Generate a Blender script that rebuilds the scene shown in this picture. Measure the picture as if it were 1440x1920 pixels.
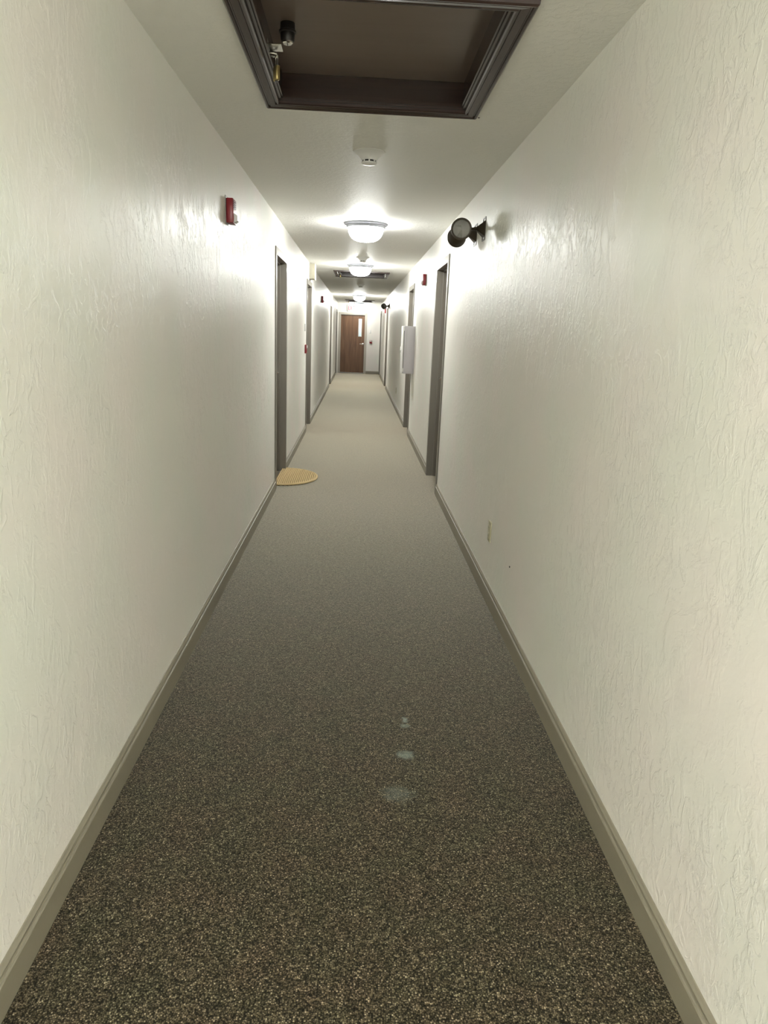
import bpy, bmesh, math, random
from mathutils import Matrix, Vector

for o in list(bpy.data.objects):
    bpy.data.objects.remove(o, do_unlink=True)
scene = bpy.context.scene
COL = scene.collection
random.seed(7)

# ------------------------------------------------------------------ camera
cam_d = bpy.data.cameras.new('camera')
cam_d.sensor_fit = 'VERTICAL'
cam_d.sensor_height = 24.0
cam_d.lens = 24.0 * 1340.0 / 1920.0
cam_d.clip_start = 0.05
cam = bpy.data.objects.new('camera', cam_d)
COL.objects.link(cam)
rt = Vector((0.99859447, -0.03541211, 0.03943438))
up = Vector((-0.02957409, 0.245138, 0.96903701))
fw = Vector((0.04398251, 0.96884124, -0.24374617))
M = Matrix.Identity(4)
for r in range(3):
    M[r][0] = rt[r]; M[r][1] = up[r]; M[r][2] = -fw[r]
M[0][3], M[1][3], M[2][3] = -0.0263, 0.0, 1.4889
cam.matrix_world = M
scene.camera = cam

# ------------------------------------------------------------------ world, exposure
world = bpy.data.worlds.new('world')
scene.world = world
world.use_nodes = True
world.node_tree.nodes['Background'].inputs[0].default_value = (0.02, 0.02, 0.02, 1)
world.node_tree.nodes['Background'].inputs[1].default_value = 1.0
vs = scene.view_settings
vs.view_transform = 'Standard'
vs.look = 'None'
vs.exposure = 0.0
vs.gamma = 1.0
vs.use_curve_mapping = False
scene.cycles.max_bounces = 16
scene.cycles.diffuse_bounces = 10
scene.cycles.glossy_bounces = 4
scene.cycles.sample_clamp_indirect = 8.0

LAMP_STRENGTH = [310.0, 285.0, 84.0, 158.0, 195.0, 66.0, 75.0]   # emission of each ceiling lamp's glass dome
LAMP_COLOR = (0.985, 1.0, 0.965)

# ------------------------------------------------------------------ dimensions
HW = 0.77          # half width of the corridor
H = 2.44           # ceiling height
YB, YE = -5.0, 26.25   # wall behind the camera, end wall
WT = 0.165         # wall thickness
DOOR_W, DOOR_H = 0.915, 2.13
SIDE_DOORS = [7.157, 11.172, 20.16, 25.66]      # centre of each pair of facing side doors
HATCHES = [2.91, 12.86, 23.95]
LAMPS = [-3.9, -1.3, 6.95, 11.17, 20.3, 25.6, 27.5]  # first two and last are unseen fill lamps, added to lift light levels

# ------------------------------------------------------------------ materials
def new_mat(name):
    m = bpy.data.materials.new(name); m.use_nodes = True
    nt = m.node_tree
    b = nt.nodes['Principled BSDF']
    return m, nt, b

def N(nt, typ, **kw):
    n = nt.nodes.new(typ)
    for k, v in kw.items():
        setattr(n, k, v)
    return n

def plain(name, col, rough=0.5, metal=0.0, bump=0.0, bscale=200, spec=0.5, coat=0.0, var=0.0):
    m, nt, b = new_mat(name)
    b.inputs['Base Color'].default_value = (*col, 1)
    b.inputs['Roughness'].default_value = rough
    b.inputs['Metallic'].default_value = metal
    b.inputs['Specular IOR Level'].default_value = spec
    b.inputs['Coat Weight'].default_value = coat
    tc = N(nt, 'ShaderNodeTexCoord')
    n = N(nt, 'ShaderNodeTexNoise'); n.inputs['Scale'].default_value = bscale; n.inputs['Detail'].default_value = 3
    nt.links.new(tc.outputs['Object'], n.inputs['Vector'])
    if bump:
        bp = N(nt, 'ShaderNodeBump'); bp.inputs['Strength'].default_value = bump; bp.inputs['Distance'].default_value = 0.001
        nt.links.new(n.outputs['Fac'], bp.inputs['Height']); nt.links.new(bp.outputs['Normal'], b.inputs['Normal'])
    v = max(var, 0.03)
    mx = N(nt, 'ShaderNodeMix', data_type='RGBA')
    mx.inputs[6].default_value = (*[c * (1 - v) for c in col], 1)
    mx.inputs[7].default_value = (*[min(1, c * (1 + v)) for c in col], 1)
    nt.links.new(n.outputs['Fac'], mx.inputs[0]); nt.links.new(mx.outputs[2], b.inputs['Base Color'])
    return m

def wall_material():
    m, nt, b = new_mat('skip_trowel_plaster')
    L = nt.links
    tc = N(nt, 'ShaderNodeTexCoord')
    # paint colour with the faintest warm and cool mottling
    n0 = N(nt, 'ShaderNodeTexNoise'); n0.inputs['Scale'].default_value = 2.2; n0.inputs['Detail'].default_value = 2
    L.new(tc.outputs['Object'], n0.inputs['Vector'])
    mx = N(nt, 'ShaderNodeValToRGB')
    mx.color_ramp.elements[0].position = 0.3; mx.color_ramp.elements[0].color = (0.838, 0.852, 0.788, 1)
    mx.color_ramp.elements[1].position = 0.7; mx.color_ramp.elements[1].color = (0.882, 0.840, 0.800, 1)
    L.new(n0.outputs['Fac'], mx.inputs[0]); L.new(mx.outputs[0], b.inputs['Base Color'])
    b.inputs['Roughness'].default_value = 0.36
    b.inputs['Specular IOR Level'].default_value = 0.28
    # skip trowel relief: plateaus of thin plaster with ragged edges, trowel chatter on them
    mp = N(nt, 'ShaderNodeMapping'); mp.inputs['Scale'].default_value = (1, 1.25, 0.8)
    L.new(tc.outputs['Object'], mp.inputs['Vector'])
    na = N(nt, 'ShaderNodeTexNoise'); na.inputs['Scale'].default_value = 5.0; na.inputs['Detail'].default_value = 12
    na.inputs['Roughness'].default_value = 0.68; na.inputs['Distortion'].default_value = 0.5
    L.new(mp.outputs[0], na.inputs['Vector'])
    ra = N(nt, 'ShaderNodeMapRange', interpolation_type='SMOOTHSTEP')
    ra.inputs[1].default_value = 0.49; ra.inputs[2].default_value = 0.56
    L.new(na.outputs['Fac'], ra.inputs[0])
    nb = N(nt, 'ShaderNodeTexNoise'); nb.inputs['Scale'].default_value = 23; nb.inputs['Detail'].default_value = 8
    nb.inputs['Roughness'].default_value = 0.6; nb.inputs['Distortion'].default_value = 0.9
    L.new(mp.outputs[0], nb.inputs['Vector'])
    rb = N(nt, 'ShaderNodeMapRange', interpolation_type='SMOOTHSTEP')
    rb.inputs[1].default_value = 0.48; rb.inputs[2].default_value = 0.62
    L.new(nb.outputs['Fac'], rb.inputs[0])
    # mask so that some areas stay smooth
    nm = N(nt, 'ShaderNodeTexNoise'); nm.inputs['Scale'].default_value = 1.6; nm.inputs['Detail'].default_value = 2
    L.new(tc.outputs['Object'], nm.inputs['Vector'])
    rm = N(nt, 'ShaderNodeMapRange'); rm.inputs[1].default_value = 0.34; rm.inputs[2].default_value = 0.56
    L.new(nm.outputs['Fac'], rm.inputs[0])
    mu = N(nt, 'ShaderNodeMath', operation='MULTIPLY'); L.new(rb.outputs[0], mu.inputs[0]); L.new(rm.outputs[0], mu.inputs[1])
    ad = N(nt, 'ShaderNodeMath', operation='MULTIPLY_ADD'); L.new(mu.outputs[0], ad.inputs[0]); ad.inputs[1].default_value = 0.85
    nm2 = N(nt, 'ShaderNodeTexNoise'); nm2.inputs['Scale'].default_value = 2.3; nm2.inputs['Detail'].default_value = 3
    mo = N(nt, 'ShaderNodeMapping'); mo.inputs['Location'].default_value = (3.7, 9.1, 5.3); L.new(tc.outputs['Object'], mo.inputs['Vector'])
    L.new(mo.outputs[0], nm2.inputs['Vector'])
    rm2 = N(nt, 'ShaderNodeMapRange'); rm2.inputs[1].default_value = 0.38; rm2.inputs[2].default_value = 0.62; rm2.inputs[3].default_value = 0.15
    L.new(nm2.outputs['Fac'], rm2.inputs[0])
    mu2 = N(nt, 'ShaderNodeMath', operation='MULTIPLY'); L.new(ra.outputs[0], mu2.inputs[0]); L.new(rm2.outputs[0], mu2.inputs[1])
    mu3 = N(nt, 'ShaderNodeMath', operation='MULTIPLY'); L.new(mu2.outputs[0], mu3.inputs[0]); mu3.inputs[1].default_value = 0.75
    L.new(mu3.outputs[0], ad.inputs[2])
    nc = N(nt, 'ShaderNodeTexNoise'); nc.inputs['Scale'].default_value = 48; nc.inputs['Detail'].default_value = 5
    L.new(tc.outputs['Object'], nc.inputs['Vector'])
    a2 = N(nt, 'ShaderNodeMath', operation='MULTIPLY_ADD'); L.new(nc.outputs['Fac'], a2.inputs[0]); a2.inputs[1].default_value = 0.34
    L.new(ad.outputs[0], a2.inputs[2])
    bp = N(nt, 'ShaderNodeBump'); bp.inputs['Strength'].default_value = 1.0; bp.inputs['Distance'].default_value = 0.0013
    L.new(a2.outputs[0], bp.inputs['Height']); L.new(bp.outputs['Normal'], b.inputs['Normal'])
    return m

def ceiling_material():
    m, nt, b = new_mat('ceiling_paint')
    L = nt.links
    tc = N(nt, 'ShaderNodeTexCoord')
    b.inputs['Base Color'].default_value = (0.90, 0.895, 0.85, 1)
    b.inputs['Roughness'].default_value = 0.55
    b.inputs['Specular IOR Level'].default_value = 0.16
    n = N(nt, 'ShaderNodeTexNoise'); n.inputs['Scale'].default_value = 38; n.inputs['Detail'].default_value = 7
    n.inputs['Roughness'].default_value = 0.6
    L.new(tc.outputs['Object'], n.inputs['Vector'])
    r = N(nt, 'ShaderNodeMapRange', interpolation_type='SMOOTHSTEP'); r.inputs[1].default_value = 0.45; r.inputs[2].default_value = 0.62
    L.new(n.outputs['Fac'], r.inputs[0])
    bp = N(nt, 'ShaderNodeBump'); bp.inputs['Strength'].default_value = 0.8; bp.inputs['Distance'].default_value = 0.0014
    L.new(r.outputs[0], bp.inputs['Height']); L.new(bp.outputs['Normal'], b.inputs['Normal'])
    return m

def carpet_material():
    m, nt, b = new_mat('loop_pile_carpet')
    L = nt.links
    tc = N(nt, 'ShaderNodeTexCoord')
    v = N(nt, 'ShaderNodeTexVoronoi'); v.inputs['Scale'].default_value = 245; v.inputs['Randomness'].default_value = 0.8
    nd = N(nt, 'ShaderNodeTexNoise'); nd.inputs['Scale'].default_value = 90; nd.inputs['Detail'].default_value = 2
    L.new(tc.outputs['Object'], nd.inputs['Vector'])
    L.new(tc.outputs['Object'], v.inputs['Vector'])
    # each loop its own yarn tone
    sp = N(nt, 'ShaderNodeSeparateColor'); L.new(v.outputs['Color'], sp.inputs[0])
    cr = N(nt, 'ShaderNodeValToRGB')
    e = cr.color_ramp.elements
    e[0].position = 0.0; e[0].color = (0.026, 0.021, 0.010, 1)
    e[1].position = 1.0; e[1].color = (0.31, 0.27, 0.185, 1)
    for p, c in ((0.30, (0.060, 0.050, 0.028, 1)), (0.65, (0.098, 0.083, 0.049, 1)), (0.88, (0.155, 0.132, 0.085, 1))):
        k = e.new(p); k.color = c
    L.new(sp.outputs[0], cr.inputs[0])
    # wider drifts of reddish and greenish yarn
    n2 = N(nt, 'ShaderNodeTexNoise'); n2.inputs['Scale'].default_value = 7; n2.inputs['Detail'].default_value = 4
    L.new(tc.outputs['Object'], n2.inputs['Vector'])
    c2 = N(nt, 'ShaderNodeValToRGB')
    c2.color_ramp.elements[0].position = 0.32; c2.color_ramp.elements[0].color = (0.965, 1.01, 0.94, 1)
    c2.color_ramp.elements[1].position = 0.68; c2.color_ramp.elements[1].color = (1.09, 0.975, 0.96, 1)
    L.new(n2.outputs['Fac'], c2.inputs[0])
    mm = N(nt, 'ShaderNodeMix', data_type='RGBA', blend_type='MULTIPLY'); mm.inputs[0].default_value = 1.0
    L.new(cr.outputs[0], mm.inputs[6]); L.new(c2.outputs[0], mm.inputs[7])
    # loop shading put into the colour: darker gaps between loops
    dg = N(nt, 'ShaderNodeMapRange'); dg.inputs[1].default_value = 0.0; dg.inputs[2].default_value = 0.70
    dg.inputs[3].default_value = 1.85; dg.inputs[4].default_value = 0.12
    L.new(v.outputs['Distance'], dg.inputs[0])
    mg = N(nt, 'ShaderNodeVectorMath', operation='SCALE'); L.new(mm.outputs[2], mg.inputs[0]); L.new(dg.outputs[0], mg.inputs['Scale'])
    # tramped, uneven pile at thumb and hand scale
    n3 = N(nt, 'ShaderNodeTexNoise'); n3.inputs['Scale'].default_value = 62; n3.inputs['Detail'].default_value = 4; n3.inputs['Roughness'].default_value = 0.7
    L.new(tc.outputs['Object'], n3.inputs['Vector'])
    r3 = N(nt, 'ShaderNodeMapRange'); r3.inputs[1].default_value = 0.3; r3.inputs[2].default_value = 0.7; r3.inputs[3].default_value = 0.45; r3.inputs[4].default_value = 1.55
    L.new(n3.outputs['Fac'], r3.inputs[0])
    mh = N(nt, 'ShaderNodeVectorMath', operation='SCALE'); L.new(mg.outputs[0], mh.inputs[0]); L.new(r3.outputs[0], mh.inputs['Scale'])
    # three pale spill stains
    last = mh.outputs[0]
    for (sx, sy, rx, ry, amt) in ((0.207, 2.545, 0.018, 0.028, 0.50), (0.203, 2.500, 0.024, 0.022, 0.28), (0.193, 2.30, 0.040, 0.034, 0.36), (0.150, 2.075, 0.07, 0.055, 0.15)):
        mp = N(nt, 'ShaderNodeMapping'); mp.vector_type = 'POINT'
        mp.inputs['Location'].default_value = (-sx / rx, -sy / ry, 0); mp.inputs['Scale'].default_value = (1 / rx, 1 / ry, 0)
        L.new(tc.outputs['Object'], mp.inputs['Vector'])
        wn = N(nt, 'ShaderNodeTexNoise'); wn.inputs['Scale'].default_value = 45; wn.inputs['Detail'].default_value = 3
        L.new(tc.outputs['Object'], wn.inputs['Vector'])
        ln = N(nt, 'ShaderNodeVectorMath', operation='LENGTH'); L.new(mp.outputs[0], ln.inputs[0])
        s1 = N(nt, 'ShaderNodeMath', operation='MULTIPLY_ADD'); L.new(wn.outputs['Fac'], s1.inputs[0]); s1.inputs[1].default_value = 1.4
        L.new(ln.outputs['Value'], s1.inputs[2])
        mr = N(nt, 'ShaderNodeMapRange', interpolation_type='SMOOTHSTEP'); mr.inputs[1].default_value = 0.95; mr.inputs[2].default_value = 1.75
        mr.inputs[3].default_value = amt; mr.inputs[4].default_value = 0.0
        L.new(s1.outputs[0], mr.inputs[0])
        x = N(nt, 'ShaderNodeMix', data_type='RGBA'); L.new(mr.outputs[0], x.inputs[0]); L.new(last, x.inputs[6])
        x.inputs[7].default_value = (0.34, 0.42, 0.38, 1)
        last = x.outputs[2]
    L.new(last, b.inputs['Base Color'])
    b.inputs['Roughness'].default_value = 0.95
    b.inputs['Specular IOR Level'].default_value = 0.1
    b.inputs['Sheen Weight'].default_value = 1.0
    b.inputs['Sheen Roughness'].default_value = 0.30
    b.inputs['Sheen Tint'].default_value = (1.0, 0.96, 0.86, 1)
    # fuzz of the yarn tips: a second sheen lobe
    sh = N(nt, 'ShaderNodeBsdfSheen'); sh.inputs['Color'].default_value = (0.9, 0.86, 0.77, 1); sh.inputs['Roughness'].default_value = 0.25
    fz = N(nt, 'ShaderNodeVectorMath', operation='SCALE'); fz.inputs[0].default_value = (1.35, 1.28, 1.08); L.new(r3.outputs[0], fz.inputs['Scale'])
    L.new(fz.outputs[0], sh.inputs['Color'])
    ads = N(nt, 'ShaderNodeAddShader'); L.new(b.outputs[0], ads.inputs[0]); L.new(sh.outputs[0], ads.inputs[1])
    L.new(ads.outputs[0], nt.nodes['Material Output'].inputs[0])
    iv = N(nt, 'ShaderNodeMath', operation='SUBTRACT'); iv.inputs[0].default_value = 1.0; L.new(v.outputs['Distance'], iv.inputs[1])
    h2 = N(nt, 'ShaderNodeMath', operation='MULTIPLY_ADD'); L.new(nd.outputs['Fac'], h2.inputs[0]); h2.inputs[1].default_value = 0.6; L.new(iv.outputs[0], h2.inputs[2])
    bp = N(nt, 'ShaderNodeBump'); bp.inputs['Strength'].default_value = 0.35; bp.inputs['Distance'].default_value = 0.004
    L.new(h2.outputs[0], bp.inputs['Height']); L.new(bp.outputs['Normal'], b.inputs['Normal'])
    return m

def wood_material(name, c0, c1, c2, rough=0.35, axis='Z', scale=1.0):
    m, nt, b = new_mat(name)
    L = nt.links
    tc = N(nt, 'ShaderNodeTexCoord')
    mp = N(nt, 'ShaderNodeMapping')
    s = {'X': (1.2, 14, 14), 'Y': (14, 1.2, 14), 'Z': (14, 14, 1.2)}[axis]
    mp.inputs['Scale'].default_value = [q * scale for q in s]
    L.new(tc.outputs['Object'], mp.inputs['Vector'])
    n = N(nt, 'ShaderNodeTexNoise'); n.inputs['Scale'].default_value = 1.0; n.inputs['Detail'].default_value = 6
    n.inputs['Roughness'].default_value = 0.6; n.inputs['Distortion'].default_value = 0.8
    L.new(mp.outputs[0], n.inputs['Vector'])
    cr = N(nt, 'ShaderNodeValToRGB')
    e = cr.color_ramp.elements
    e[0].position = 0.28; e[0].color = (*c0, 1); e[1].position = 0.74; e[1].color = (*c2, 1)
    k = e.new(0.5); k.color = (*c1, 1)
    L.new(n.outputs['Fac'], cr.inputs[0]); L.new(cr.outputs[0], b.inputs['Base Color'])
    b.inputs['Roughness'].default_value = rough
    bp = N(nt, 'ShaderNodeBump'); bp.inputs['Strength'].default_value = 0.15; bp.inputs['Distance'].default_value = 0.001
    L.new(n.outputs['Fac'], bp.inputs['Height']); L.new(bp.outputs['Normal'], b.inputs['Normal'])
    return m

def emit_mat(name, col, strength):
    m, nt, b = new_mat(name)
    b.inputs['Base Color'].default_value = (0.9, 0.9, 0.88, 1)
    b.inputs['Emission Color'].default_value = (*col, 1)
    b.inputs['Emission Strength'].default_value = strength
    b.inputs['Roughness'].default_value = 0.3
    return m

def glass_mat(name, tint=(1, 1, 1), clear=0.85, rough=0.02):
    m, nt, b = new_mat(name)
    L = nt.links
    t = N(nt, 'ShaderNodeBsdfTransparent'); t.inputs[0].default_value = (*tint, 1)
    g = N(nt, 'ShaderNodeBsdfGlossy'); g.inputs[0].default_value = (1, 1, 1, 1); g.inputs['Roughness'].default_value = rough
    f = N(nt, 'ShaderNodeFresnel'); f.inputs[0].default_value = 1.5
    a = N(nt, 'ShaderNodeMath', operation='ADD'); L.new(f.outputs[0], a.inputs[0]); a.inputs[1].default_value = max(0.0, 0.95 - clear) * 0.3
    mx = N(nt, 'ShaderNodeMixShader')
    L.new(a.outputs[0], mx.inputs[0]); L.new(t.outputs[0], mx.inputs[1]); L.new(g.outputs[0], mx.inputs[2])
    L.new(mx.outputs[0], nt.nodes['Material Output'].inputs[0])
    return m

MAT = {}
MAT['wall'] = wall_material()
MAT['ceiling'] = ceiling_material()
MAT['carpet'] = carpet_material()
MAT['frame'] = plain('taupe_frame_paint', (0.175, 0.162, 0.135), 0.36, bump=0.1, bscale=120)
MAT['end_frame'] = plain('taupe_frame_paint_glare', (0.46, 0.43, 0.37), 0.4, bump=0.1, bscale=120)  # same taupe as the side frames; lamp glare put into the colour
MAT['base'] = plain('taupe_baseboard_paint', (0.245, 0.225, 0.172), 0.38, bump=0.08, bscale=90)
MAT['door_wood'] = wood_material('birch_veneer', (0.080, 0.034, 0.013), (0.145, 0.068, 0.028), (0.205, 0.106, 0.048), 0.38, scale=0.75)
MAT['mahogany_x'] = wood_material('dark_mahogany_x', (0.022, 0.012, 0.009), (0.034, 0.019, 0.015), (0.050, 0.030, 0.024), 0.26, 'X')
MAT['mahogany_y'] = wood_material('dark_mahogany_y', (0.022, 0.012, 0.009), (0.034, 0.019, 0.015), (0.050, 0.030, 0.024), 0.26, 'Y')
MAT['panel'] = wood_material('mahogany_panel', (0.150, 0.112, 0.090), (0.165, 0.123, 0.099), (0.180, 0.136, 0.110), 0.34, 'X', 0.5)
MAT['nickel'] = plain('brushed_nickel', (0.40, 0.42, 0.47), 0.42, 0.6)
MAT['steel'] = plain('bright_steel', (0.80, 0.80, 0.78), 0.22, 1.0)
MAT['brass'] = plain('aged_brass', (0.40, 0.31, 0.13), 0.35, 0.9)
MAT['bronze'] = plain('bronze_painted_metal', (0.040, 0.030, 0.016), 0.40, 0.25)
MAT['black'] = plain('black_plastic', (0.012, 0.011, 0.010), 0.35)
MAT['white'] = plain('white_plastic', (0.80, 0.80, 0.78), 0.35)
MAT['cream'] = plain('cream_plastic', (0.72, 0.69, 0.57), 0.4)
MAT['ivory'] = plain('ivory_plastic', (0.50, 0.47, 0.32), 0.35)
MAT['red'] = plain('red_plastic', (0.22, 0.008, 0.014), 0.35)
MAT['grey_plate'] = plain('grey_metal_plate', (0.42, 0.42, 0.40), 0.4, 0.4)
MAT['cabinet'] = plain('lilac_grey_enamel', (0.56, 0.54, 0.575), 0.4)
MAT['red_print'] = plain('red_print', (0.62, 0.05, 0.08), 0.5)
MAT['jute'] = plain('jute_rope', (0.70, 0.55, 0.31), 0.9, bump=0.6, bscale=350, var=0.25, spec=0.1)
MAT['rubber'] = plain('dark_rubber', (0.03, 0.027, 0.022), 0.8)
DOMES = [emit_mat('lit_opal_glass', LAMP_COLOR, q) for q in LAMP_STRENGTH]
MAT['pane'] = glass_mat('clear_pane', (0.86, 0.95, 0.95), 0.9)
MAT['lens'] = glass_mat('clear_lamp_lens', (0.86, 0.86, 0.84), 0.95, 0.04)
MAT['reflector'] = plain('dull_reflector', (0.075, 0.072, 0.060), 0.5, 0.0, spec=0.3)
MAT['vestibule'] = plain('pale_blue_stair_wall', (0.62, 0.76, 0.80), 0.6)

# ------------------------------------------------------------------ mesh helpers
class MB:
    def __init__(self):
        self.v = []; self.f = []
    def add(self, vs, fs):
        k = len(self.v)
        self.v += [tuple(p) for p in vs]
        self.f += [tuple(i + k for i in f) for f in fs]
        return self
    def box(self, x0, x1, y0, y1, z0, z1):
        vs = [(x, y, z) for x in (x0, x1) for y in (y0, y1) for z in (z0, z1)]
        return self.add(vs, [(0, 1, 3, 2), (4, 6, 7, 5), (0, 4, 5, 1), (2, 3, 7, 6), (0, 2, 6, 4), (1, 5, 7, 3)])
    def bevbox(self, x0, x1, y0, y1, z0, z1, r=0.004, seg=2):
        bm = bmesh.new()
        bmesh.ops.create_cube(bm, size=1.0)
        for q in bm.verts:
            q.co = ((x0 + x1) / 2 + q.co.x * (x1 - x0), (y0 + y1) / 2 + q.co.y * (y1 - y0), (z0 + z1) / 2 + q.co.z * (z1 - z0))
        r = min(r, abs(x1 - x0) * 0.45, abs(y1 - y0) * 0.45, abs(z1 - z0) * 0.45)
        bmesh.ops.bevel(bm, geom=list(bm.edges), offset=r, segments=seg, profile=0.5, affect='EDGES')
        bm.verts.index_update()
        self.add([q.co[:] for q in bm.verts], [[w.index for w in f.verts] for f in bm.faces])
        bm.free()
        return self
    def lathe(self, prof, n=32, mat=None):
        """prof: (radius, height) from one end to the other, about local z; mat places it."""
        mat = mat or Matrix.Identity(4)
        vs = []
        for r, z in prof:
            for i in range(n):
                a = 2 * math.pi * i / n
                vs.append(mat @ Vector((r * math.cos(a), r * math.sin(a), z)))
        fs = []
        for j in range(len(prof) - 1):
            for i in range(n):
                a, b = j * n + i, j * n + (i + 1) % n
                fs.append((a, b, b + n, a + n))
        if prof[0][0] > 1e-6: fs.append(tuple(reversed(range(n))))
        if prof[-1][0] > 1e-6: fs.append(tuple((len(prof) - 1) * n + i for i in range(n)))
        return self.add(vs, fs)
    def tube(self, pts, r, n=10, closed=False):
        pts = [Vector(p) for p in pts]
        rs = r if isinstance(r, (list, tuple)) else [r] * len(pts)
        vs = []; ref = None
        for i, p in enumerate(pts):
            if closed:
                d = pts[(i + 1) % len(pts)] - pts[i - 1]
            else:
                d = pts[min(i + 1, len(pts) - 1)] - pts[max(i - 1, 0)]
            d.normalize()
            if ref is None:
                ref = d.orthogonal().normalized()
            a = (ref - d * ref.dot(d)).normalized(); ref = a
            b = d.cross(a)
            for k in range(n):
                t = 2 * math.pi * k / n
                vs.append(p + a * math.cos(t) * rs[i] + b * math.sin(t) * rs[i])
        fs = []
        m = len(pts)
        for j in range(m if closed else m - 1):
            for k in range(n):
                a, b = j * n + k, j * n + (k + 1) % n
                c, d2 = ((j + 1) % m) * n + (k + 1) % n, ((j + 1) % m) * n + k
                fs.append((a, b, c, d2))
        if not closed:
            fs.append(tuple(reversed(range(n)))); fs.append(tuple((m - 1) * n + k for k in range(n)))
        return self.add(vs, fs)
    def prism(self, loop0, loop1):
        n = len(loop0)
        fs = [tuple(range(n)), tuple(reversed(range(n, 2 * n)))]
        for i in range(n):
            fs.append((i, n + i, n + (i + 1) % n, (i + 1) % n))
        return self.add(list(loop0) + list(loop1), fs)
    def build(self, name, mat, parent=None, smooth=False, label=None, angle=35):
        me = bpy.data.meshes.new(name)
        me.from_pydata(self.v, [], self.f)
        bm = bmesh.new(); bm.from_mesh(me)
        bmesh.ops.recalc_face_normals(bm, faces=bm.faces)
        if smooth:
            for f in bm.faces: f.smooth = True
            for e in bm.edges:
                if len(e.link_faces) == 2 and e.calc_face_angle(0) > math.radians(angle): e.smooth = False
        bm.to_mesh(me); bm.free()
        me.materials.append(mat)
        o = bpy.data.objects.new(name, me)
        COL.objects.link(o)
        if parent: o.parent = parent
        if label: o['label'] = label
        return o

def tag(o, label, cat=None, group=None, kind=None):
    o['label'] = label
    if cat: o['category'] = cat
    if group: o['group'] = group
    if kind: o['kind'] = kind
    return o

def empty(name, loc=(0, 0, 0), rz=0.0):
    o = bpy.data.objects.new(name, None)
    o.empty_display_size = 0.05
    COL.objects.link(o)
    o.location = loc; o.rotation_euler = (0, 0, rz)
    return o

def kids(o):
    return [c for c in bpy.data.objects if c.parent == o]

def copy_tree(o, parent=None, loc=None, rz=None):
    c = o.copy(); COL.objects.link(c)
    c.parent = parent
    if loc is not None: c.location = loc
    if rz is not None: c.rotation_euler = (0, 0, rz)
    for k in kids(o):
        copy_tree(k, c)
    return c

# local frame of wall-mounted things: x along the wall, -y out of the wall, z up
RL, RR = math.pi / 2, -math.pi / 2      # left wall (faces +x), right wall (faces -x)

# ------------------------------------------------------------------ the setting
o = MB().box(-HW - WT, HW + WT, YB, YE + 2.2, -0.05, 0.0).build('floor', MAT['carpet'])
tag(o, 'dark taupe speckled loop-pile carpet running down the corridor', 'floor', kind='structure')

def long_wall(name, s, label):
    m = MB()
    x0, x1 = (-HW - WT, -HW) if s < 0 else (HW, HW + WT)
    y = YB - 0.1
    for c in SIDE_DOORS:
        a, b = c - DOOR_W / 2, c + DOOR_W / 2
        m.box(x0, x1, y, a, 0, H + 0.1)
        m.box(x0, x1, a, b, DOOR_H, H + 0.1)
        y = b
    m.box(x0, x1, y, YE + 0.1, 0, H + 0.1)
    o = m.build(name, MAT['wall'])
    tag(o, label, 'wall', kind='structure')
long_wall('wall_left', -1, 'cream skip-trowel plaster wall on the left of the corridor')
long_wall('wall_right', 1, 'cream skip-trowel plaster wall on the right of the corridor')

ED_X, ED_W, ED_H = -0.213, 0.90, 2.065     # end door opening
m = MB()
m.box(-HW, ED_X - ED_W / 2, YE, YE + WT, 0, H + 0.1)
m.box(ED_X + ED_W / 2, HW, YE, YE + WT, 0, H + 0.1)
m.box(ED_X - ED_W / 2, ED_X + ED_W / 2, YE, YE + WT, ED_H, H + 0.1)
tag(m.build('wall_end', MAT['wall']), 'short cream wall closing the far end of the corridor', 'wall', kind='structure')
tag(MB().box(-HW, HW, YB - 0.1, YB, 0, H + 0.1).build('wall_back', MAT['wall']), 'cream wall closing the near end behind the viewpoint', 'wall', kind='structure')

HX, HY = 0.405, 0.515     # half size of the hatch openings (inner)
m = MB()
y = YB - 0.1
for c in HATCHES:
    m.box(-HW - WT, HW + WT, y, c - HY, H, H + 0.10)
    m.box(-HW - WT, -HX, c - HY, c + HY, H, H + 0.10)
    m.box(HX, HW + WT, c - HY, c + HY, H, H + 0.10)
    y = c + HY
m.box(-HW - WT, HW + WT, y, YE + 2.2, H, H + 0.10)
tag(m.build('ceiling', MAT['ceiling']), 'off-white lightly textured corridor ceiling', 'ceiling', kind='structure')

# baseboards: moulded profile (distance from wall, height)
BASE = [(0, 0), (0.014, 0), (0.014, 0.078), (0.012, 0.082), (0.009, 0.083), (0.0075, 0.088), (0.0095, 0.093), (0.0095, 0.098), (0.006, 0.103), (0.003, 0.109), (0, 0.110)]
CW = 0.055     # casing width
def baseboard(name, y0, y1, s, label):
    l0 = [(s * (HW - d), y0, z) for d, z in BASE]
    l1 = [(s * (HW - d), y1, z) for d, z in BASE]
    tag(MB().prism(l0, l1).build(name, MAT['base']), label, 'baseboard', kind='structure')
names = ['nearest stretch', 'stretch between the first and second doorways', 'long stretch past the second doorway', 'stretch past the third doorway', 'last short stretch beside the end wall']
for s, side in ((-1, 'left'), (1, 'right')):
    y = YB
    for i, c in enumerate(SIDE_DOORS + [None]):
        if c is None: y1 = YE
        else: y1 = c - DOOR_W / 2 - CW
        if y1 - y > 0.02:
            baseboard('baseboard_' + side, y, y1, s, 'taupe moulded baseboard, %s along the %s wall' % (names[i], side))
        if c is not None: y = c + DOOR_W / 2 + CW
def base_end(x0, x1, label):
    tag(MB().prism([(x0, YE - d, z) for d, z in BASE], [(x1, YE - d, z) for d, z in BASE]).build('baseboard_end', MAT['base']), label, 'baseboard', kind='structure')
base_end(ED_X + ED_W / 2 + CW, HW - 0.014, 'taupe baseboard on the end wall right of the brown door')

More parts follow.
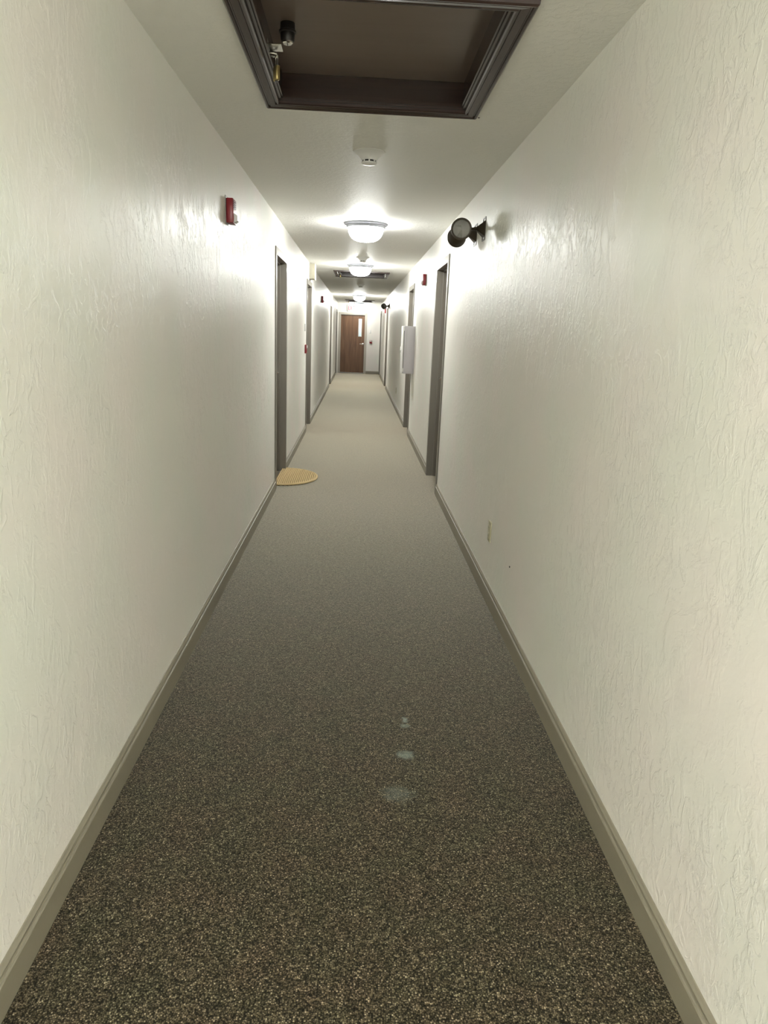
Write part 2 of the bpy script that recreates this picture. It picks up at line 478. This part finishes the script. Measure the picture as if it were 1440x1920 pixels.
# ------------------------------------------------------------------ doors
def lever_handle(parent, x, z, y, direction):
    h = MB()
    mt = Matrix.Translation((x, y, z)) @ Matrix.Rotation(math.pi / 2, 4, 'X')
    h.lathe([(0.034, 0), (0.034, 0.006), (0.030, 0.010), (0.013, 0.012), (0.011, 0.048), (0.0, 0.050)], 24, mt)
    h.tube([(x, y - 0.045, z), (x + direction * 0.03, y - 0.050, z), (x + direction * 0.075, y - 0.052, z - 0.003), (x + direction * 0.118, y - 0.048, z - 0.006)], [0.011, 0.011, 0.010, 0.009], 10)
    return h.build('lever_handle', MAT['steel'], parent, smooth=True)

def make_door(name, loc, rz, w, h, label, leaf_mat, depth=0.112, sill=0.008, lite=None, hand=1, F=None):
    d = empty(name, loc, rz)
    tag(d, label, 'door', kind='structure')
    F = F or MAT['frame']
    a = w / 2
    for s in (-1, 1):
        x0, x1 = sorted((s * a, s * (a + CW)))
        MB().bevbox(x0, x1, -0.012, 0.0, 0, h + CW, 0.002, 1).build('side_casing', F, d)
        x0, x1 = sorted((s * a, s * (a - 0.012)))
        MB().box(x0, x1, -0.012, WT, 0, h).build('jamb', F, d)
        x0, x1 = sorted((s * (a - 0.012), s * (a - 0.028)))
        MB().bevbox(x0, x1, depth - 0.060, depth, 0, h - 0.028, 0.004, 2).build('door_stop', F, d)
    MB().bevbox(-a, a, -0.012, 0.0, h, h + CW, 0.002, 1).build('head_casing', F, d)
    MB().box(-a + 0.012, a - 0.012, -0.012, WT, h - 0.012, h).build('head_jamb', F, d)
    MB().bevbox(-a + 0.012, a - 0.012, depth - 0.060, depth, h - 0.028, h - 0.012, 0.002, 1).build('door_stop', F, d)
    lx0, lx1, lz0, lz1 = -a + 0.015, a - 0.015, sill, h - 0.015
    m = MB()
    if lite:
        gx0, gx1, gz0, gz1 = lite
        m.box(lx0, gx0, depth, depth + 0.044, lz0, lz1).box(gx1, lx1, depth, depth + 0.044, lz0, lz1)
        m.box(gx0, gx1, depth, depth + 0.044, lz0, gz0).box(gx0, gx1, depth, depth + 0.044, gz1, lz1)
        leaf = m.build('door_leaf', leaf_mat, d)
        fr = MB()
        b, t = 0.033, depth - 0.010
        fr.bevbox(gx0 - b, gx0, t, depth, gz0 - b, gz1 + b, 0.004).bevbox(gx1, gx1 + b, t, depth, gz0 - b, gz1 + b, 0.004)
        fr.bevbox(gx0, gx1, t, depth, gz0 - b, gz0, 0.004).bevbox(gx0, gx1, t, depth, gz1, gz1 + b, 0.004)
        fr.build('window_frame', MAT['white'], leaf, label='white frame around the narrow window')
        MB().box(gx0, gx1, depth + 0.018, depth + 0.024, gz0, gz1).build('pane', MAT['pane'], leaf, label='narrow clear glass pane')
    else:
        leaf = m.bevbox(lx0, lx1, depth, depth + 0.044, lz0, lz1, 0.002, 1).build('door_leaf', leaf_mat, d)
    lever_handle(leaf, hand * (a - 0.075), 1.05, depth, -hand)
    for z in (0.25, 1.05, 1.85):
        hx = -hand * (a - 0.016)
        MB().lathe([(0.007, -0.05), (0.007, 0.05)], 10, Matrix.Translation((hx, depth - 0.002, z))).build('hinge', MAT['steel'], d, smooth=True)
    return d

ordn = ['nearest', 'second', 'third', 'farthest']
near = [('beside the half-round jute mat', 'opposite the jute mat'), ('under the cream box by the ceiling', 'behind the grey wall cabinet'), ('halfway to the end', 'past the distant lamp pair'), ('next to the brown end door', 'next to the end wall')]
n = 1
for i, c in enumerate(SIDE_DOORS):
    for s, side, rz in ((-1, 'left', RL), (1, 'right', RR)):
        make_door('door_%d' % n, (s * HW, c, 0), rz, DOOR_W, DOOR_H,
                  '%s doorway on the %s wall with taupe metal frame, %s' % (ordn[i], side, near[i][0 if s < 0 else 1]), MAT['door_wood'], hand=1 if s < 0 else -1)
        n += 1
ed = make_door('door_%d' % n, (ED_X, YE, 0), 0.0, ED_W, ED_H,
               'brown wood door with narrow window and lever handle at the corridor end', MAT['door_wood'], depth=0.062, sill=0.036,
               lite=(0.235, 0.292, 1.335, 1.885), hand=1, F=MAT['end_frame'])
# aluminium sill below the end door
MB().prism([(-ED_W / 2 + 0.012, y, z) for y, z in ((-0.03, 0.0), (0.0, 0.024), (0.03, 0.030), (0.13, 0.030), (0.16, 0.0))],
           [(ED_W / 2 - 0.012, y, z) for y, z in ((-0.03, 0.0), (0.0, 0.024), (0.03, 0.030), (0.13, 0.030), (0.16, 0.0))]).build('threshold', MAT['frame'], ed, label='low sill under the door leaf')
# stair lobby seen through its pane
tag(MB().box(-1.1, 0.9, YE + 2.0, YE + 2.1, 0, H).build('wall_lobby', MAT['vestibule']), 'pale blue stair lobby wall seen through the door pane', 'wall', kind='structure')
for nm, x0, x1 in (('wall_lobby_left', -1.2, -1.1), ('wall_lobby_right', 0.9, 1.0)):
    tag(MB().box(x0, x1, YE + WT, YE + 2.1, 0, H).build(nm, MAT['vestibule']), 'side wall of the stair lobby behind the end door, ' + nm.split('_')[-1], 'wall', kind='structure')

# ------------------------------------------------------------------ ceiling lamps
def make_lamp():
    r = empty('ceiling_lamp')
    b = MB().lathe([(0.0, 0.0), (0.200, 0.0), (0.200, -0.008), (0.196, -0.014), (0.180, -0.018), (0.178, -0.026), (0.174, -0.040), (0.164, -0.044), (0.160, -0.040), (0.160, -0.030), (0.0, -0.030)], 64)
    b.build('ring', MAT['nickel'], r, smooth=True, label='stepped brushed nickel ring')
    prof = []
    for k in range(15):
        t = math.pi / 2 * k / 14
        prof.append((0.162 * math.cos(t) ** 0.62 if k < 14 else 0.0, -0.036 - 0.120 * math.sin(t)))
    MB().lathe(prof, 64).build('glass_dome', DOMES[0], r, smooth=True, label='lit white glass dome', angle=80)
    MB().lathe([(0.0, -0.155), (0.010, -0.156), (0.010, -0.162), (0.005, -0.167), (0.0, -0.168)], 16).build('finial', MAT['nickel'], r, smooth=True)
    return r
lamp0 = make_lamp()
labs = ['added flush fill lamp far behind the viewpoint, unseen', 'added flush fill lamp just behind the viewpoint, unseen', 'lit white dome ceiling lamp with nickel ring, nearest and largest of the row',
        'lit white dome ceiling lamp just before the second attic hatch, second of the row',
        'lit white dome ceiling lamp in front of the farthest attic hatch, third of the row', 'lit white dome ceiling lamp right above the brown end door, farthest of the row', 'added flush fill lamp in the stair lobby behind the end door, unseen']
for i, y in enumerate(LAMPS):
    l = lamp0 if i == 0 else copy_tree(lamp0)
    l.location = ((0.0, 0.0, 0.018, -0.016, -0.012, 0.0, -0.3)[i], y, H)
    for g in kids(l):
        if g.name.startswith('glass_dome'):
            g.material_slots[0].link = 'OBJECT'; g.material_slots[0].material = DOMES[i]
    tag(l, labs[i], 'ceiling lamp', 'row of flush ceiling lamps')

# ------------------------------------------------------------------ smoke detectors
def make_smoke():
    r = empty('smoke_detector')
    MB().lathe([(0.0, 0.0), (0.088, 0.0), (0.088, -0.004), (0.084, -0.008), (0.068, -0.016), (0.055, -0.026), (0.046, -0.037), (0.043, -0.044), (0.0, -0.044)], 48).build('housing', MAT['white'], r, smooth=True)
    MB().lathe([(0.0, -0.044), (0.036, -0.044), (0.036, -0.054), (0.0, -0.054)], 32).build('sensing_chamber', MAT['black'], r, smooth=True, label='dark slotted band')
    for k in range(8):
        a = 2 * math.pi * k / 8
        MB().add([(0.041 * math.cos(a + t) , 0.041 * math.sin(a + t), z) for z in (-0.044, -0.055) for t in (-0.09, 0.09)] +
                 [(0.034 * math.cos(a + t), 0.034 * math.sin(a + t), z) for z in (-0.044, -0.055) for t in (-0.09, 0.09)],
                 [(0, 1, 3, 2), (4, 6, 7, 5), (0, 2, 6, 4), (1, 5, 7, 3)]).build('rib', MAT['white'], r)
    MB().lathe([(0.0, -0.053), (0.042, -0.053), (0.043, -0.057), (0.038, -0.063), (0.020, -0.067), (0.0, -0.068)], 40).build('cap', MAT['white'], r, smooth=True)
    return r
s0 = make_smoke()
for i, (x, y, lab) in enumerate(((0.008, 4.265, 'white round smoke detector nearest, between the first hatch and the first lamp'),
                                 (0.01, 10.02, 'white smoke detector just in front of the second ceiling lamp'),
                                 (0.004, 15.65, 'small white smoke detector beyond the second attic hatch, farthest one'))):
    d = s0 if i == 0 else copy_tree(s0)
    d.location = (x, y, H)
    tag(d, lab, 'smoke detector', 'smoke detectors along the ceiling')

# ------------------------------------------------------------------ attic hatches
TRIM = [(0.0, 0.0), (0.0, -0.014), (0.004, -0.018), (0.009, -0.018), (0.012, -0.013), (0.015, -0.013), (0.018, -0.017), (0.040, -0.020), (0.044, -0.016), (0.047, -0.016), (0.050, -0.022), (0.056, -0.023), (0.062, -0.018), (0.064, 0.0)]
def ring_side(k, hx, hy, prof, z0=0.0):
    """one mitred side of a rectangular ring; prof = (outward offset, height)"""
    def pt(cx, cy, u, v): return (cx * (hx + u), cy * (hy + u), z0 + v)
    ends = [((-1, 1), (1, 1)), ((1, 1), (1, -1)), ((1, -1), (-1, -1)), ((-1, -1), (-1, 1))][k]
    return MB().prism([pt(*ends[0], u, v) for u, v in prof], [pt(*ends[1], u, v) for u, v in prof])
def make_hatch():
    r = empty('attic_hatch')
    for k in range(4):
        mt = MAT['mahogany_x'] if k % 2 == 0 else MAT['mahogany_y']
        ring_side(k, HX - 0.004, HY - 0.004, TRIM).build('casing', mt, r)
        ring_side(k, HX - 0.016, HY - 0.016, [(0.0, -0.004), (0.0, 0.115), (0.016, 0.115), (0.016, -0.004)]).build('reveal_board', mt, r)
        ring_side(k, HX - 0.024, HY - 0.024, [(0.0, 0.002), (0.0, 0.014), (0.008, 0.014), (0.008, 0.002)]).build('inner_bead', mt, r)
    MB().box(-HX, HX, -HY, HY, 0.100, 0.122).build('panel', MAT['panel'], r)
    # keyed lock hanging from the panel, near the left edge
    lk = MB().lathe([(0.0, 0.10), (0.026, 0.10), (0.027, 0.078), (0.031, 0.075), (0.031, 0.070), (0.026, 0.068), (0.024, 0.045), (0.021, 0.041), (0.0, 0.041)], 28, Matrix.Translation((-0.316, -0.01, 0)))
    lk = lk.build('lock_cylinder', MAT['black'], r, smooth=True, label='black keyed lock cylinder')
    kf = MB().lathe([(0.0, 0.042), (0.019, 0.042), (0.019, 0.037), (0.015, 0.034), (0.0, 0.034)], 24, Matrix.Translation((-0.316, -0.01, 0)))
    kf.build('key_face', MAT['steel'], lk, smooth=True, label='bright steel key face')
    MB().box(-0.3175, -0.3145, -0.018, -0.002, 0.0325, 0.0345).build('keyhole', MAT['black'], lk)
    # angle bracket and staple on the left reveal board
    h = MB().bevbox(-0.392, -0.388, -0.02, 0.06, 0.006, 0.052, 0.001, 1)
    h.bevbox(-0.389, -0.338, -0.015, 0.055, 0.030, 0.034, 0.001, 1)
    h = h.build('hasp_bracket', MAT['steel'], r, label='bright steel hasp bracket')
    MB().tube([(-0.386, 0.035, 0.018), (-0.372, 0.035, 0.018), (-0.362, 0.042, 0.018), (-0.362, 0.062, 0.018), (-0.372, 0.069, 0.018), (-0.386, 0.069, 0.018)], 0.003, 8).build('staple', MAT['steel'], h, smooth=True)
    return r
def make_padlock():
    p = empty('padlock')      # origin at the top of the shackle
    MB().bevbox(-0.008, 0.008, -0.017, 0.017, -0.088, -0.038, 0.005, 3).build('body', MAT['brass'], p, smooth=True, label='aged brass body')
    pts = [(0, -0.011, -0.04)]
    for k in range(11):
        a = math.pi - math.pi * k / 10
        pts.append((0, 0.011 * math.cos(a), -0.014 + 0.011 * math.sin(a)))
    pts.append((0, 0.011, -0.04))
    MB().tube(pts, 0.0032, 8).build('shackle', MAT['steel'], p, smooth=True, label='bright steel shackle')
    MB().lathe([(0.0, -0.091), (0.006, -0.091), (0.006, -0.087)], 14).build('keyway', MAT['black'], p, smooth=True)
    return p
h0 = make_hatch(); p0 = make_padlock()
hl = ['dark mahogany attic hatch with recessed panel, nearest and largest overhead', 'dark mahogany attic hatch behind the second ceiling lamp', 'small dark attic hatch behind the third ceiling lamp, near the end wall']
pl = ['brass padlock hanging from the nearest attic hatch', 'tiny padlock hanging from the attic hatch behind the second lamp', 'tiny padlock hanging from the farthest attic hatch']
for i, c in enumerate(HATCHES):
    h = h0 if i == 0 else copy_tree(h0)
    h.location = (0.008, c, H)
    tag(h, hl[i], 'attic hatch', 'attic hatches along the ceiling')
    p = p0 if i == 0 else copy_tree(p0)
    p.location = (0.008 - 0.362, c + 0.054, H + 0.021)
    p.rotation_euler = (0, 0, 0.5)
    tag(p, pl[i], 'padlock', 'padlocks on the attic hatches')

# ------------------------------------------------------------------ fire alarm strobes
def make_strobe():
    r = empty('fire_alarm_strobe')
    MB().bevbox(-0.060, 0.060, -0.004, 0.0, -0.075, 0.075, 0.002, 1).build('back_plate', MAT['grey_plate'], r, label='grey metal back plate')
    MB().bevbox(-0.055, 0.055, -0.043, -0.004, -0.066, 0.062, 0.006, 2).build('body', MAT['red'], r, smooth=True, label='dark red body')
    MB().prism([(-0.03, -0.042, -0.062), (-0.03, -0.062, -0.050), (-0.03, -0.062, -0.026), (-0.03, -0.042, -0.012)],
               [(0.03, -0.042, -0.062), (0.03, -0.062, -0.050), (0.03, -0.062, -0.026), (0.03, -0.042, -0.012)]).build('strobe_lens', MAT['white'], r, label='clear white strobe lens')
    for k in range(4):
        MB().box(-0.035, 0.035, -0.045, -0.042, 0.012 + k * 0.011, 0.017 + k * 0.011).build('grille_bar', MAT['black'], r)
    return r
st0 = make_strobe()
for i, (s, y, z, lab) in enumerate(((-1, 4.275, 2.105, 'dark red fire alarm strobe on the left wall, nearest one'),
                                    (1, 8.95, 2.118, 'dark red fire alarm strobe high on the right wall between two doorways'),
                                    (-1, 14.85, 2.075, 'small dark fire alarm strobe far along the left wall past the cream box'),
                                    (1, 21.4, 2.09, 'tiny dark red strobe on the right wall below the distant lamp pair'))):
    d = st0 if i == 0 else copy_tree(st0)
    d.location = (s * HW, y, z); d.rotation_euler = (0, 0, RL if s < 0 else RR)
    tag(d, lab, 'fire alarm', 'red fire alarm strobes')

# ------------------------------------------------------------------ emergency lamp heads
def make_head(sign, reach):
    """local frame of a wall thing; sign = +1: lens looks along local +x, -1: along local -x"""
    r = empty('emergency_lamp')
    # slotted wall plate: centre field and two slotted ears
    B = MAT['bronze']
    pm = MB().bevbox(-0.052, 0.052, -0.004, 0.0, -0.048, 0.048, 0.001, 1)
    for s in (-1, 1):
        z0, z1 = sorted((s * 0.048, s * 0.071))
        pm.box(-0.052, -0.040, -0.004, 0.0, z0, z1).box(0.040, 0.052, -0.004, 0.0, z0, z1)
        z0, z1 = sorted((s * 0.063, s * 0.071))
        pm.box(-0.040, 0.040, -0.004, 0.0, z0, z1)
    pm.build('wall_plate', B, r)
    q = [(-0.046, -0.046), (0.046, -0.046), (0.046, 0.046), (-0.046, 0.046)]
    MB().prism([(x, -0.004, z) for x, z in q], [(x * 0.22, -0.052, z * 0.22) for x, z in q]).build('canopy', B, r)
    mt = Matrix.Translation((0, -0.058, 0))
    k = MB().lathe([(0.0, -0.013), (0.009, -0.011), (0.013, 0.0), (0.009, 0.011), (0.0, 0.013)], 16, mt)
    k.tube([(0, -0.058, 0), (sign * 0.01, -0.085, -0.004), (sign * 0.022, -min(0.104, reach - 0.03), -0.008)], 0.009, 10)
    k.build('knuckle', B, r, smooth=True)
    # head: bowl about its own axis, tilted a little down
    c = Vector((sign * 0.046, -reach, -0.012))
    ax = Vector((sign * 1.0, -0.10, -0.10)).normalized()
    R = ax.to_track_quat('Z', 'Y').to_matrix().to_4x4()
    mt = Matrix.Translation(c) @ R
    hd = MB().lathe([(0.0, -0.052), (0.020, -0.051), (0.040, -0.043), (0.054, -0.026), (0.061, -0.004), (0.064, 0.006), (0.0665, 0.008), (0.0665, 0.020), (0.063, 0.022), (0.054, 0.020), (0.053, 0.012), (0.036, -0.012), (0.015, -0.028), (0.0, -0.030)], 44, mt)
    hd = hd.build('lamp_head', B, r, smooth=True)
    MB().lathe([(0.0525, 0.0125), (0.0355, -0.0115), (0.0145, -0.0275), (0.0, -0.0295)], 36, mt).build('reflector', MAT['reflector'], hd, smooth=True)
    MB().lathe([(0.0, 0.010), (0.006, 0.008), (0.008, 0.0), (0.006, -0.010), (0.005, -0.028)], 14, mt).build('bulb', MAT['steel'], hd, smooth=True)
    MB().lathe([(0.0545, 0.019), (0.040, 0.024), (0.022, 0.0275), (0.0, 0.029)], 40, mt).build('lens', MAT['lens'], hd, smooth=True, label='clear round glass lens')
    return r
# right wall: local +x is world -y, so +1 looks towards the viewpoint
e0 = make_head(1, 0.155); e1 = make_head(-1, 0.124)
for i, (src, y, z, lab) in enumerate(((e0, 4.90, 2.160, 'bronze emergency lamp head with round glass lens facing the viewer, on the right wall'),
                                      (e1, 5.245, 2.166, 'bronze emergency lamp head seen from behind, just past the one with the visible lens'),
                                      (e0, 19.05, 2.150, 'tiny distant emergency lamp head facing the viewer near the end of the right wall'),
                                      (e1, 19.40, 2.150, 'tiny distant emergency lamp head hidden behind its twin on the right wall'))):
    d = src if i < 2 else copy_tree(src)
    d.location = (HW, y, z); d.rotation_euler = (0, 0, RR)
    tag(d, lab, 'emergency lamp', 'emergency lamp heads on the right wall')

# ------------------------------------------------------------------ box by the ceiling above the second left doorway
r = empty('sign_box', (-HW, 11.25, 2.31), RL)
MB().bevbox(-0.165, 0.165, -0.006, 0.0, -0.118, 0.122, 0.002, 1).build('back_plate', MAT['grey_plate'], r)
MB().bevbox(-0.150, 0.150, -0.072, -0.006, -0.098, 0.112, 0.004, 2).build('housing', MAT['cream'], r, smooth=True)
MB().bevbox(-0.158, 0.158, -0.086, -0.072, -0.106, 0.118, 0.004, 2).build('face_cover', MAT['cream'], r, smooth=True)
tag(r, 'cream box fixture against the ceiling above the second left doorway', 'sign box')

# ------------------------------------------------------------------ grey wall cabinet
r = empty('wall_cabinet', (HW, 10.40, 0.935), RR)
MB().bevbox(-0.20, 0.20, -0.148, 0.0, 0.0, 0.65, 0.004, 2).build('body', MAT['cabinet'], r, smooth=True)
MB().box(-0.190, 0.190, -0.155, -0.148, 0.03, 0.60).build('door_gap', MAT['black'], r, label='dark gap behind the door')
dr = MB().bevbox(-0.20, 0.20, -0.167, -0.155, 0.0, 0.65, 0.003, 2).build('door', MAT['white'], r, smooth=True)
MB().bevbox(-0.15, -0.13, -0.180, -0.167, 0.28, 0.36, 0.003, 2).build('handle', MAT['steel'], dr, smooth=True)
for z in (0.05, 0.61):
    MB().lathe([(0.006, -0.025), (0.006, 0.025)], 10, Matrix.Translation((0.195, -0.152, z))).build('hinge', MAT['white'], r, smooth=True)
MB().box(0.1995, 0.2015, -0.119, -0.115, 0.225, 0.605).build('seam', MAT['grey_plate'], r, label='thin dark vertical seam')
tag(r, 'lilac-grey metal cabinet hung on the right wall between the first two doorways', 'cabinet')

# ------------------------------------------------------------------ outlets, switch, pull stations, room plate
def make_outlet():
    r = empty('power_outlet')
    MB().bevbox(-0.036, 0.036, -0.007, 0.0, -0.060, 0.060, 0.003, 2).build('cover_plate', MAT['ivory'], r, smooth=True)
    for s in (-1, 1):
        k = MB().bevbox(-0.017, 0.017, -0.0095, -0.006, s * 0.024 - 0.015, s * 0.024 + 0.015, 0.004, 2).build('receptacle', MAT['ivory'], r, smooth=True)
        for x in (-0.0065, 0.0065):
            MB().box(x - 0.0012, x + 0.0012, -0.0100, -0.0094, s * 0.024 - 0.004, s * 0.024 + 0.006).build('slot', MAT['black'], k)
    MB().lathe([(0.0, 0.0), (0.0035, 0.0), (0.0035, 0.0015), (0.0, 0.002)], 12, Matrix.Translation((0, -0.007, 0)) @ Matrix.Rotation(math.pi / 2, 4, 'X')).build('screw', MAT['steel'], r, smooth=True)
    return r
o0 = make_outlet()
for i, (y, z, lab) in enumerate(((3.945, 0.400, 'ivory power outlet low on the right wall in the foreground'), (14.33, 0.38, 'small distant power outlet low on the right wall past the wall cabinet'))):
    d = o0 if i == 0 else copy_tree(o0)
    d.location = (HW, y, z); d.rotation_euler = (0, 0, RR)
    tag(d, lab, 'power outlet', 'power outlets on the right wall')

r = empty('light_switch', (0.412, YE, 1.487))
MB().bevbox(-0.036, 0.036, -0.006, 0.0, -0.058, 0.058, 0.002, 2).build('cover_plate', MAT['white'], r, smooth=True)
MB().bevbox(-0.005, 0.005, -0.016, -0.005, -0.010, 0.012, 0.002, 1).build('toggle', MAT['white'], r)
tag(r, 'white light switch on the end wall above the pull station', 'light switch')

def make_pull():
    r = empty('fire_pull_station')
    MB().bevbox(-0.045, 0.045, -0.028, 0.0, -0.060, 0.060, 0.005, 2).build('body', MAT['red'], r, smooth=True)
    MB().bevbox(-0.040, 0.040, -0.036, -0.027, 0.012, 0.050, 0.004, 2).build('pull_handle', MAT['white'], r, smooth=True, label='white pull handle')
    MB().bevbox(-0.030, 0.030, -0.031, -0.027, -0.046, -0.004, 0.002, 1).build('lower_panel', MAT['red'], r)
    return r
q0 = make_pull()
q0.location = (-HW, 10.42, 1.215); q0.rotation_euler = (0, 0, RL)
tag(q0, 'red fire pull station on the left wall before the second doorway', 'pull station', 'fire pull stations')
q1 = copy_tree(q0, None, (0.442, YE, 1.135), 0.0)
tag(q1, 'red and white fire pull station beside the brown end door', 'pull station', 'fire pull stations')

r = MB().bevbox(-0.05, 0.05, -0.006, 0.0, -0.05, 0.05, 0.002, 1).build('room_plate', MAT['grey_plate'])
r.location = (-HW, 10.40, 1.51); r.rotation_euler = (0, 0, RL)
tag(r, 'small pale grey plate on the left wall above the pull station', 'plate')

# ------------------------------------------------------------------ exit sign on the end wall
r = empty('exit_sign', (-0.272, YE, 2.272))
MB().bevbox(-0.145, 0.145, -0.055, 0.0, -0.110, 0.110, 0.006, 2).build('housing', MAT['white'], r, smooth=True)
def letter(mb, segs, x, z, w, h, t):
    """strokes in unit square"""
    for (ax, az, bx, bz) in segs:
        a = Vector((x + ax * w, 0, z + az * h)); b = Vector((x + bx * w, 0, z + bz * h))
        d = (b - a).normalized(); nrm = Vector((-d.z, 0, d.x)) * t / 2
        a = a - d * t * 0.3; b = b + d * t * 0.3
        l0 = [a + nrm, b + nrm, b - nrm, a - nrm]
        mb.prism([(p.x, -0.0555, p.z) for p in l0], [(p.x, -0.0575, p.z) for p in l0])
GL = {'E': [(0, 0, 0, 1), (0, 0, 1, 0), (0, 1, 1, 1), (0, .5, .8, .5)], 'X': [(0, 0, 1, 1), (0, 1, 1, 0)], 'I': [(.5, 0, .5, 1)], 'T': [(.5, 0, .5, 1), (0, 1, 1, 1)]}
for ch, x, w in (('E', -0.105, 0.045), ('X', -0.038, 0.050), ('I', 0.020, 0.03), ('T', 0.058, 0.050)):
    lm = MB(); letter(lm, GL[ch], x, -0.060, w, 0.12, 0.017)
    lm.build('letter', MAT['red_print'], r, label='red letter ' + ch)
tag(r, 'white exit sign with red letters above the brown end door', 'exit sign')

# ------------------------------------------------------------------ doormat: half-round woven jute
r = empty('doormat', (-0.80, 7.235, 0.0))
A, Bm = 0.395, 0.41
rows = MB(); k = 0
n_rows = 21
for i in range(n_rows):
    x = 0.008 + i * (A - 0.016) / (n_rows - 1)
    hy = Bm * math.sqrt(max(0.0, 1 - (x / A) ** 2.2))
    if hy < 0.03: hy = 0.03
    m_ = max(4, int(2 * hy / 0.011))
    for side in (-1, 1):      # two strands twisting round each other make a braid row
        pts = []; rs = []
        for j in range(m_ + 1):
            y = -hy + 2 * hy * j / m_
            t = j * 1.15 + (0 if side < 0 else math.pi) + i * 0.7
            pts.append((x + 0.0036 * math.cos(t) + 0.02 * (y / Bm) ** 2 * 0.3, y, 0.021 + 0.0052 * math.sin(t)))
            rs.append(0.0052)
        rows.tube(pts, rs, 6)
w = rows.build('woven_rows', MAT['jute'], r, smooth=True, angle=80)
w['kind'] = 'stuff'
rim = MB(); pts = []
for side in (0, math.pi):
    pts = []
    for j in range(90):
        a = -math.pi / 2 + math.pi * j / 89
        x = A * max(0.0, math.cos(a)) ** (1 / 1.1); y = Bm * math.sin(a)
        t = j * 1.1 + side
        pts.append((x + 0.004 * math.cos(t), y, 0.017 + 0.006 * math.sin(t)))
    rim.tube(pts, 0.0085, 6)
rim.build('braided_rim', MAT['jute'], r, smooth=True, angle=80)
bk = [(A * 0.985 * max(0.0, math.cos(-math.pi / 2 + math.pi * j / 40)) ** (1 / 1.1), Bm * 0.985 * math.sin(-math.pi / 2 + math.pi * j / 40)) for j in range(41)]
MB().prism([(x, y, 0.0) for x, y in bk], [(x, y, 0.013) for x, y in bk]).build('backing', MAT['rubber'], r)
tag(r, 'half-round woven jute doormat lying at the nearest left doorway', 'doormat')

# ------------------------------------------------------------------ nails
nm = MB().lathe([(0.0, -0.002), (0.0045, -0.001), (0.0045, 0.002), (0.0, 0.003)], 12, Matrix.Rotation(-math.pi / 2, 4, 'Y')).build('nail', MAT['black'], None, smooth=True)
nm.location = (HW - 0.001, 3.384, 0.373)
tag(nm, 'tiny dark nail head in the right wall below and nearer than the outlet', 'nail')
nm = MB().lathe([(0.0, -0.003), (0.005, -0.002), (0.005, 0.001), (0.0, 0.002)], 12).build('nail', MAT['black'], None, smooth=True)
nm.location = (0.488, 3.53, H)
tag(nm, 'tiny dark nail head in the ceiling beside the nearest attic hatch', 'nail')
